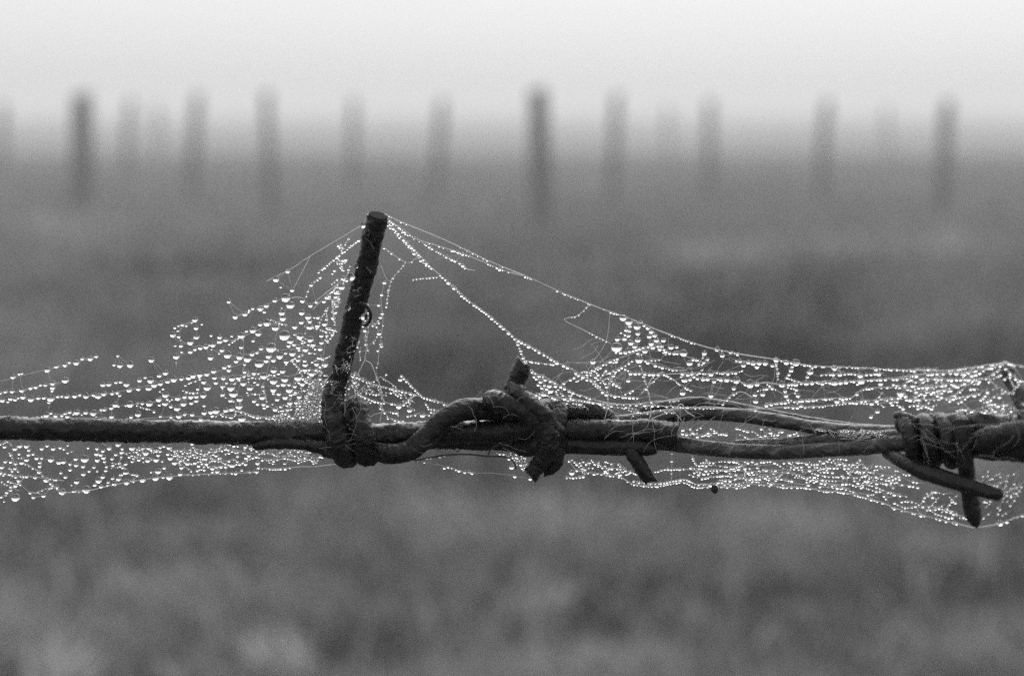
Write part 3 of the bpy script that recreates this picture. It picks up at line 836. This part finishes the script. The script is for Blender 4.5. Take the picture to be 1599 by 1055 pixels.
E.thread([(605.7, 345.6), (628.4, 371), (651, 394), (674, 418), (696.7, 437), (728, 466.4), (755, 486), (776, 503), (796, 520.4), (804.7, 529)], .55, (4.6, 3.2, 6.4, 1))
E.thread([(606, 352), (620, 366), (640, 388), (655, 404), (672, 420)], .4, (4.2, 2.2, 5, .9))
E.thread([(804.7, 529), (813, 547), (820, 564.5), (833, 580), (854.6, 590.7), (875, 602), (893, 612)], .5, (4.4, 2.8, 5.6, .95))
E.thread([(804.7, 529), (830, 541.7), (866, 563), (889, 574.4), (908, 586), (929.6, 601), (947.8, 614.6), (972.8, 619), (998, 621.4)], .55, (4.6, 3, 6.6, .95))
E.thread([(890, 576), (913.7, 588), (938.7, 604)], .5, (4, 2.6, 5, .9))
for q, r, b in (([(600, 387), (634, 409.5), (651, 402.4)], .45, (6, 1.8, 3.2, .4)), ([(634, 409.5), (611.4, 438), (606, 460), (603, 479)], .45, (5, 1.8, 3.2, .5)),
                ([(645.5, 436), (665, 434), (685, 432)], .4, (5, 1.8, 3.4, .7)), ([(595, 415), (604, 436), (611, 438)], .3, None),
                ([(921, 475), (902.8, 492), (881.5, 499), (907, 513), (935.5, 527), (954, 536.6)], .42, (5, 1.8, 4.2, .6)),
                ([(952.5, 486), (947, 530), (927, 561.6), (898.5, 567)], .28, None), ([(818, 562), (845, 567), (873, 569)], .45, (4.4, 2, 4, .8)),
                ([(880.7, 597.5), (900, 587), (909, 580.5), (927, 579), (945.6, 569), (963.7, 563.4)], .45, (4.4, 2.2, 6, .9)),
                ([(929.6, 594), (948, 583), (970.6, 573.6), (988.8, 562)], .45, (4.6, 2.2, 5, .9)), ([(957, 588.4), (948, 606.6), (949, 635), (936.5, 678)], .5, (7, 2, 3.4, .4)),
                ([(984, 582), (1004.7, 582.7), (1027, 584), (1066, 582.7), (1093, 582), (1108, 584), (1122, 580)], .6, (4, 2.6, 6.5, .85)),
                ([(1011.5, 602), (1034, 585), (1045, 588), (1064, 601), (1082, 611)], .7, (4, 2.2, 4.6, .8)), ([(1000, 616), (1011.5, 602), (1020, 588), (1036, 580)], .6, (4.4, 2.4, 5, .8)),
                ([(998, 563.4), (1008, 597.5), (1014, 619), (1016, 644), (1009, 662), (991, 676)], .5, (5, 2, 3.6, .5)), ([(993, 638), (985, 655), (977, 671)], .5, (5, 1.8, 3, .5)),
                ([(1011.5, 564.5), (1027, 571), (1050, 577), (1073, 578)], .5, (4.4, 3, 6, .9)), ([(898, 614.6), (945.6, 628), (989, 630.5), (1027, 626), (1061.5, 625)], .6, (4.4, 2, 4.6, .8)),
                ([(820, 612), (850, 618), (890, 622), (948, 630.5), (1004.7, 631.6), (1040, 634), (1131, 637.8), (1188, 637.8), (1222, 635.5), (1258, 635.5), (1301.5, 632), (1331, 627.6), (1358, 625), (1420, 623), (1479, 621), (1516, 597)], .6, (4.6, 2.2, 5, .75)),
                ([(1016, 654), (1050, 639.6), (1064, 630.5), (1072, 642), (1085, 650)], .6, None), ([(1050, 640), (1066, 658), (1078, 674)], .4, None),
                ([(1000, 503), (1020, 519), (1040, 548), (1056, 551), (1074, 557), (1090, 562)], .45, (4.6, 3, 7, .8)),
                ([(1081, 590), (1108, 591), (1135.5, 592.3), (1153.7, 595.7), (1169.6, 600), (1197, 597), (1219.7, 600), (1256, 598), (1285.6, 595.7), (1306, 597), (1333, 594.6), (1394, 591), (1440, 590), (1485, 592), (1544, 590)], .7, (3.8, 3, 7.5, .9)),
                ([(1128.7, 631), (1142, 617), (1158, 611.6), (1176.5, 620.7)], .6, (4, 2.2, 4.6, .9)), ([(1197, 631), (1238, 626.4), (1279, 623), (1306, 621.4), (1329, 620.7), (1342, 610.5), (1358, 606), (1400, 604), (1439, 604), (1476, 601)], .7, (4.4, 2.4, 6, .8)),
                ([(1311, 626.7), (1360, 629.6), (1404, 626)], .5, (4.6, 2.6, 6, .8)), ([(1411, 649.5), (1440, 650), (1479, 649.5), (1500, 645), (1530, 638), (1575, 630)], .8, (3, 2.4, 5.6, .95)),
                ([(1211.7, 563), (1214, 580), (1215, 594.6)], .35, (5, 2.4, 4.4, .9)), ([(1100, 549), (1096, 560), (1088, 572)], .4, (4.6, 2, 4, .8)),
                ([(1238, 566), (1234, 580), (1226, 592)], .35, (5.4, 4, 7, .9)), ([(1268, 572), (1262, 583), (1258, 596)], .35, (5, 3, 6, .9)),
                ([(985, 500), (982, 520), (975, 528), (962, 532)], .3, (6, 4, 8, .9)), ([(996, 505), (998, 522), (990, 538), (1000, 545)], .3, (6, 4, 8.5, .9)),
                ([(962, 550), (985, 548), (1010, 541), (1040, 545)], .4, (5.4, 3, 7, .9)), ([(925, 577), (950, 565), (975, 556), (1000, 548), (1030, 535)], .4, (5, 3, 6.5, .85)),
                ([(1131, 640), (1110, 655), (1085.5, 672)], .45, None), ([(1180, 640), (1190, 655), (1196, 668)], .35, (5, 2, 4, .9)),
                ([(1400, 590), (1440, 584), (1500, 581), (1545, 574), (1566, 569)], .9, (3, 3, 6.5, .95)), ([(1395, 600), (1440, 612), (1490, 604), (1516, 594), (1548, 592)], .5, (4.4, 3, 6, .8)),
                ([(1516, 597), (1540, 590), (1562, 575)], .6, (3.6, 3, 6, .9)), ([(1599, 640), (1570, 650), (1530, 664)], .6, None), ([(1620, 600), (1590, 592), (1570, 575)], .5, (4, 3, 6, .9)),
                ([(1283, 585), (1330, 583), (1345, 585), (1380, 582)], .5, (5, 3, 8, .8)), ([(1150, 563), (1180, 566), (1200, 566)], .5, (4, 4, 8, .9))):
    E.thread(q, r, b)
for a in ((963, 545, 17), (926, 566, 9), (973, 498, 11), (982, 504, 12), (995, 511, 11), (996, 521, 8), (996, 532, 9), (978, 516, 7), (972, 526, 8), (964, 530, 8), (998, 563, 12), (1067, 553, 12), (1077, 568, 10),
          (1110, 584, 10), (1069, 594, 10), (1066, 614, 9), (1110, 618, 8), (1115, 596, 7), (1089, 591, 7), (1161, 571, 8), (1182, 573, 8), (1146, 607, 7), (1179, 617, 7), (1180, 627, 8), (1191, 616, 8),
          (1303, 605, 10), (1303, 576, 9), (1226, 611, 6), (1265, 582, 10), (1243, 568, 13), (1228, 567, 9), (1212, 563, 9), (1340, 581, 9), (1301, 578, 7), (1303, 598, 13), (1135, 593, 10), (1150, 595, 12), (1171, 601, 13),
          (1221, 601, 10), (1259, 599, 9), (1407, 615, 13), (1421, 624, 9), (1305, 598, 11), (1375, 600, 8), (1345, 596, 12), (1307, 627, 9), (1361, 630, 8), (1448, 605, 9), (1475, 601, 9), (1426, 603, 9), (1360, 651, 6), (1370, 643, 7),
          (860, 611, 9), (849, 616, 11), (858, 603, 8), (1014, 526, 8), (1025, 532, 9), (1036, 532, 8), (1048, 543, 9), (1100, 552, 8), (1128, 556, 8), (1120, 546, 8), (985, 536, 9), (1007, 549, 9), (1017, 537, 9)):
    E.drop(*a)
E.fill([(820, 568), (900, 614), (905, 628), (838, 622)], 36, 14, (-35, 40), 0.4, (3.4, 2.2, 6, .85))
E.fill([(880, 596), (920, 580), (965, 560), (990, 580), (1000, 622), (920, 612)], 12, 18, (-20, 45), 0.35, (4, 2.2, 5, .8))
E.fill([(965, 500), (1040, 522), (1110, 546), (1110, 600), (1000, 600), (930, 585)], 9, 20, (10, 50), 0.3, (5, 2.4, 6, .75))
E.fill([(1040, 524), (1160, 556), (1290, 575), (1560, 575), (1560, 615), (1420, 640), (1130, 632), (1040, 600)], 30, 26, (4, 30), 0.35, (4.6, 2.4, 6.5, .75))
E.fill([(1390, 580), (1565, 570), (1560, 625), (1400, 645)], 26, 26, (14, 14), 0.45, (4.2, 2.4, 5.6, .85))
E.fill([(1530, 590), (1566, 572), (1640, 580), (1640, 640), (1530, 645)], 34, 18, (30, 60), 0.5, (4, 2.2, 5.4, .7))
E.fill([(1400, 655), (1440, 646), (1540, 634), (1600, 636), (1600, 652), (1420, 664)], 60, 26, (6, 20), 0.55, (3.2, 1.8, 4.6, .7))
E.fill([(840, 622), (960, 628), (1060, 630), (1060, 655), (960, 640), (880, 640), (830, 634)], 22, 20, (0, 40), 0.35, (5, 1.8, 4, .6))
# silk slung across the front of the strands
E.fill([(940, 635), (1070, 630), (1080, 690), (1040, 712), (960, 700), (930, 680)], 18, 44, (58, 22), 0.24, None, curve=0.7, t=32)
E.fill([(1040, 640), (1330, 645), (1390, 700), (1330, 712), (1080, 715)], 48, 34, (55, 30), 0.22, None, curve=0.8, t=26)
E.fill([(1060, 665), (1200, 668), (1300, 676), (1300, 690), (1150, 692), (1062, 685)], 26, 20, (8, 35), 0.34, (4.4, 2, 5, .75), t=-22)
E.fill([(1270, 668), (1400, 672), (1400, 684), (1280, 690)], 26, 24, (5, 30), 0.45, (4, 1.8, 3.6, .5), t=14)
E.fill([(1400, 655), (1600, 650), (1600, 720), (1420, 735)], 20, 60, (35, 50), 0.17, None, curve=0.8, t=62)
E.fill([(740, 600), (830, 610), (880, 660), (880, 720), (740, 690), (690, 660)], 12, 44, (-10, 45), 0.18, None, curve=0.8, t=66)
E.fill([(830, 575), (960, 500), (1150, 560), (1560, 585), (1560, 640), (1060, 640), (850, 630)], 90, 46, (25, 55), 0.17, None, curve=0.5)
E.finish()

# ---- lower web on the right
G = Web('fringed lower web sagging under wire on the right, edged with tiny drops', (1250, 740), -8, 5, 12)
low = [(882, 745), (907, 744), (920.5, 737), (945.6, 741), (968, 744), (986.5, 754.5), (1009, 758), (1027, 758), (1066, 752), (1086.6, 760), (1118, 759), (1158, 760.6), (1172, 755), (1222, 759.5), (1256, 760.6), (1286, 766),
       (1322, 769), (1374, 783), (1402, 794.5), (1442, 804), (1473, 811.5), (1513, 821.5), (1524.5, 823), (1561, 817), (1596, 804), (1660, 788)]
G.thread(low, .8, (3.6, 2.2, 5, .9))
G.thread([(x + 3, y - 4) for x, y in low[5:14]], .5, (4, 2, 4.4, .8))
G.thread([(888.7, 719), (900, 733), (918, 737)], .5, (4, 3, 6.5, .9))
G.thread([(924, 717), (936.5, 728), (970.6, 732), (995.6, 740)], .6, (3.8, 2.4, 6, .85))
G.thread([(1023, 736), (1039, 732), (1068, 732), (1096, 734), (1135.5, 733), (1176.5, 735.6), (1210.6, 736.7), (1240, 740), (1267, 747), (1299, 755), (1326.6, 763)], .6, (4.2, 2.4, 5.6, .85))
G.thread([(1081, 711), (1085, 722), (1095, 731), (1102, 726), (1103, 716)], .4, (4, 2.6, 4.6, 1))
G.thread([(1049, 708), (1049, 740), (1048, 755)], .3, (9, 2, 3, .4))
G.thread([(1234, 722), (1250, 734), (1264, 736), (1296, 727)], .6, (4, 2, 4, .6))
G.thread([(1096, 747), (1130, 742), (1160, 745), (1200, 748), (1240, 750)], .5, (4.2, 2.2, 5, .8))
def lower_y(x):
    for (a, b), (c, d) in zip(low, low[1:]):
        if a <= x <= c: return b + (d - b) * (x - a) / (c - a)
    return 760
def upper_y(x):
    return 716 if x < 1330 else 716 + (x - 1330) * 0.18
for k in range(1, 8):
    f = k / 8
    x = 1075 + rnd.uniform(0, 60)
    while x < 1500:
        l = rnd.uniform(30, 120)
        q = []
        for s in range(6):
            xq = x + l * s / 5
            u, lo = upper_y(xq), lower_y(min(xq, 1523))
            q.append((xq, u + (lo - u) * min(max(f + rnd.uniform(-.05, .05), 0), .98)))
        if q[-1][0] < 1512:
            G.thread(q, .34, (5.2, 2, 5.2, .62), n=4)
        x += l + rnd.uniform(0, 26)
G.fill([(1080, 716), (1340, 712), (1420, 740), (1500, 770), (1512, 815), (1400, 788), (1320, 764), (1240, 756), (1090, 752)], 46, 20, (10, 40), .33, (4.4, 1.8, 4.8, .7))
G.fill([(880, 712), (960, 712), (1000, 738), (990, 750), (900, 742)], 20, 18, (-10, 40), .4, (4, 2.2, 5.6, .8))
G.fill([(1240, 720), (1340, 712), (1420, 735), (1400, 765), (1300, 745)], 30, 18, (30, 60), .4, (4.4, 1.8, 4, .5))
G.fill([(775, 692), (815, 700), (832, 730), (815, 738), (790, 715), (760, 696)], 34, 14, (-30, 60), .4, (3.6, 2.2, 5.4, .8))
G.fill([(1525, 730), (1600, 720), (1600, 800), (1535, 812)], 30, 26, (40, 25), .25, (8, 1.6, 3, .2))
G.thread([(1567, 770), (1598, 753), (1640, 730)], .5, (6, 1.8, 3, .4))
for a in ((799, 730, 8), (804, 744, 6), (814, 726, 7), (828, 748, 6), (893, 739, 9), (1561, 818, 11), (1110, 758, 8), (1091, 741, 6)):
    G.drop(*a)
G.finish()

# ---- dew on the wire itself
for (px, py, r, t) in ((569, 494, 5.5, 92), (549, 432, 5.5, 86), (561, 433, 4, 88), (551, 453, 5, 80), (543, 480, 4.5, 72), (534, 550, 4.6, 58), (522, 572, 3.2, 52), (538, 525, 3.5, 62), (573, 365, 3.6, 116), (567, 352, 4, 110),
                       (566, 449, 3.5, 82), (570, 515, 3.2, 60), (812, 597, 2.6, 28), (775, 644, 2.4, 56), (1493, 690, 2.5, 60), (540, 405, 3, 96), (557, 415, 3.4, 92)):
    p = P(px, py, t)
    o = bpy.data.objects.new('dew_drop', DROP)
    o.location = p - BW.location
    o.scale = (r * S, r * S, r * S * 1.05)
    link(o, BW)

# ------------------------------------------------------------------ odds and ends
V, F = tube_arrays([P(*q) for q in ((1112, 757, 4), (1114, 759, 4), (1116, 763, 4), (1117, 767, 4), (1118, 770, 4))], [1.5 * S, 4.5 * S, 6 * S, 4.8 * S, 1.4 * S], 14, 0.15, 3)
o = mesh_obj('seed', V, F, M_SEED)
tag(o, 'tiny dark round seed caught on lower edge of right web', 'seed')
c = catmull([(648, 719, 34), (690, 711, 20), (730, 709, 10), (759, 712, 6), (789, 713, 4), (802, 720, 4), (806, 732, 4)], 8)
V, F = tube_arrays([P(*q) for q in c], [1.3 * S] * len(c), 7, 0.2, 4)
o = mesh_obj('dry_stem', V, F, M_STEM)
tag(o, 'thin dark plant stem hanging under wire left of centre barb', 'stem')
c = catmull([(762, 710, 8), (768, 700, 10), (780, 694, 12), (796, 696, 10)], 6)
V, F = tube_arrays([P(*q) for q in c], [1.1 * S] * len(c), 7, 0.2, 5)
o = mesh_obj('dry_stem', V, F, M_STEM)
tag(o, 'short curved dark stem fork touching wire left of centre barb', 'stem')

# ------------------------------------------------------------------ haze
me = bpy.data.meshes.new('haze')
bm = bmesh.new()
bmesh.ops.create_cube(bm, size=1.0)
for v in bm.verts:
    v.co = Vector((v.co.x * 560, 225 + v.co.y * 620, -0.9 + v.co.z * 5.2))
bm.to_mesh(me); bm.free()
m = bpy.data.materials.new('fog')
m.use_nodes = True
t_ = m.node_tree
t_.nodes.clear()
o_ = t_.nodes.new('ShaderNodeOutputMaterial')
v_ = t_.nodes.new('ShaderNodeVolumePrincipled')
v_.inputs['Color'].default_value = (1.0, 1.0, 1.0, 1)
v_.inputs['Density'].default_value = 0.0078
v_.inputs['Anisotropy'].default_value = 0.2
t_.links.new(v_.outputs[0], o_.inputs['Volume'])
me.materials.append(m)
o = link(bpy.data.objects.new('haze', me))
tag(o, 'pale fog lying over the field', 'fog', kind='stuff')
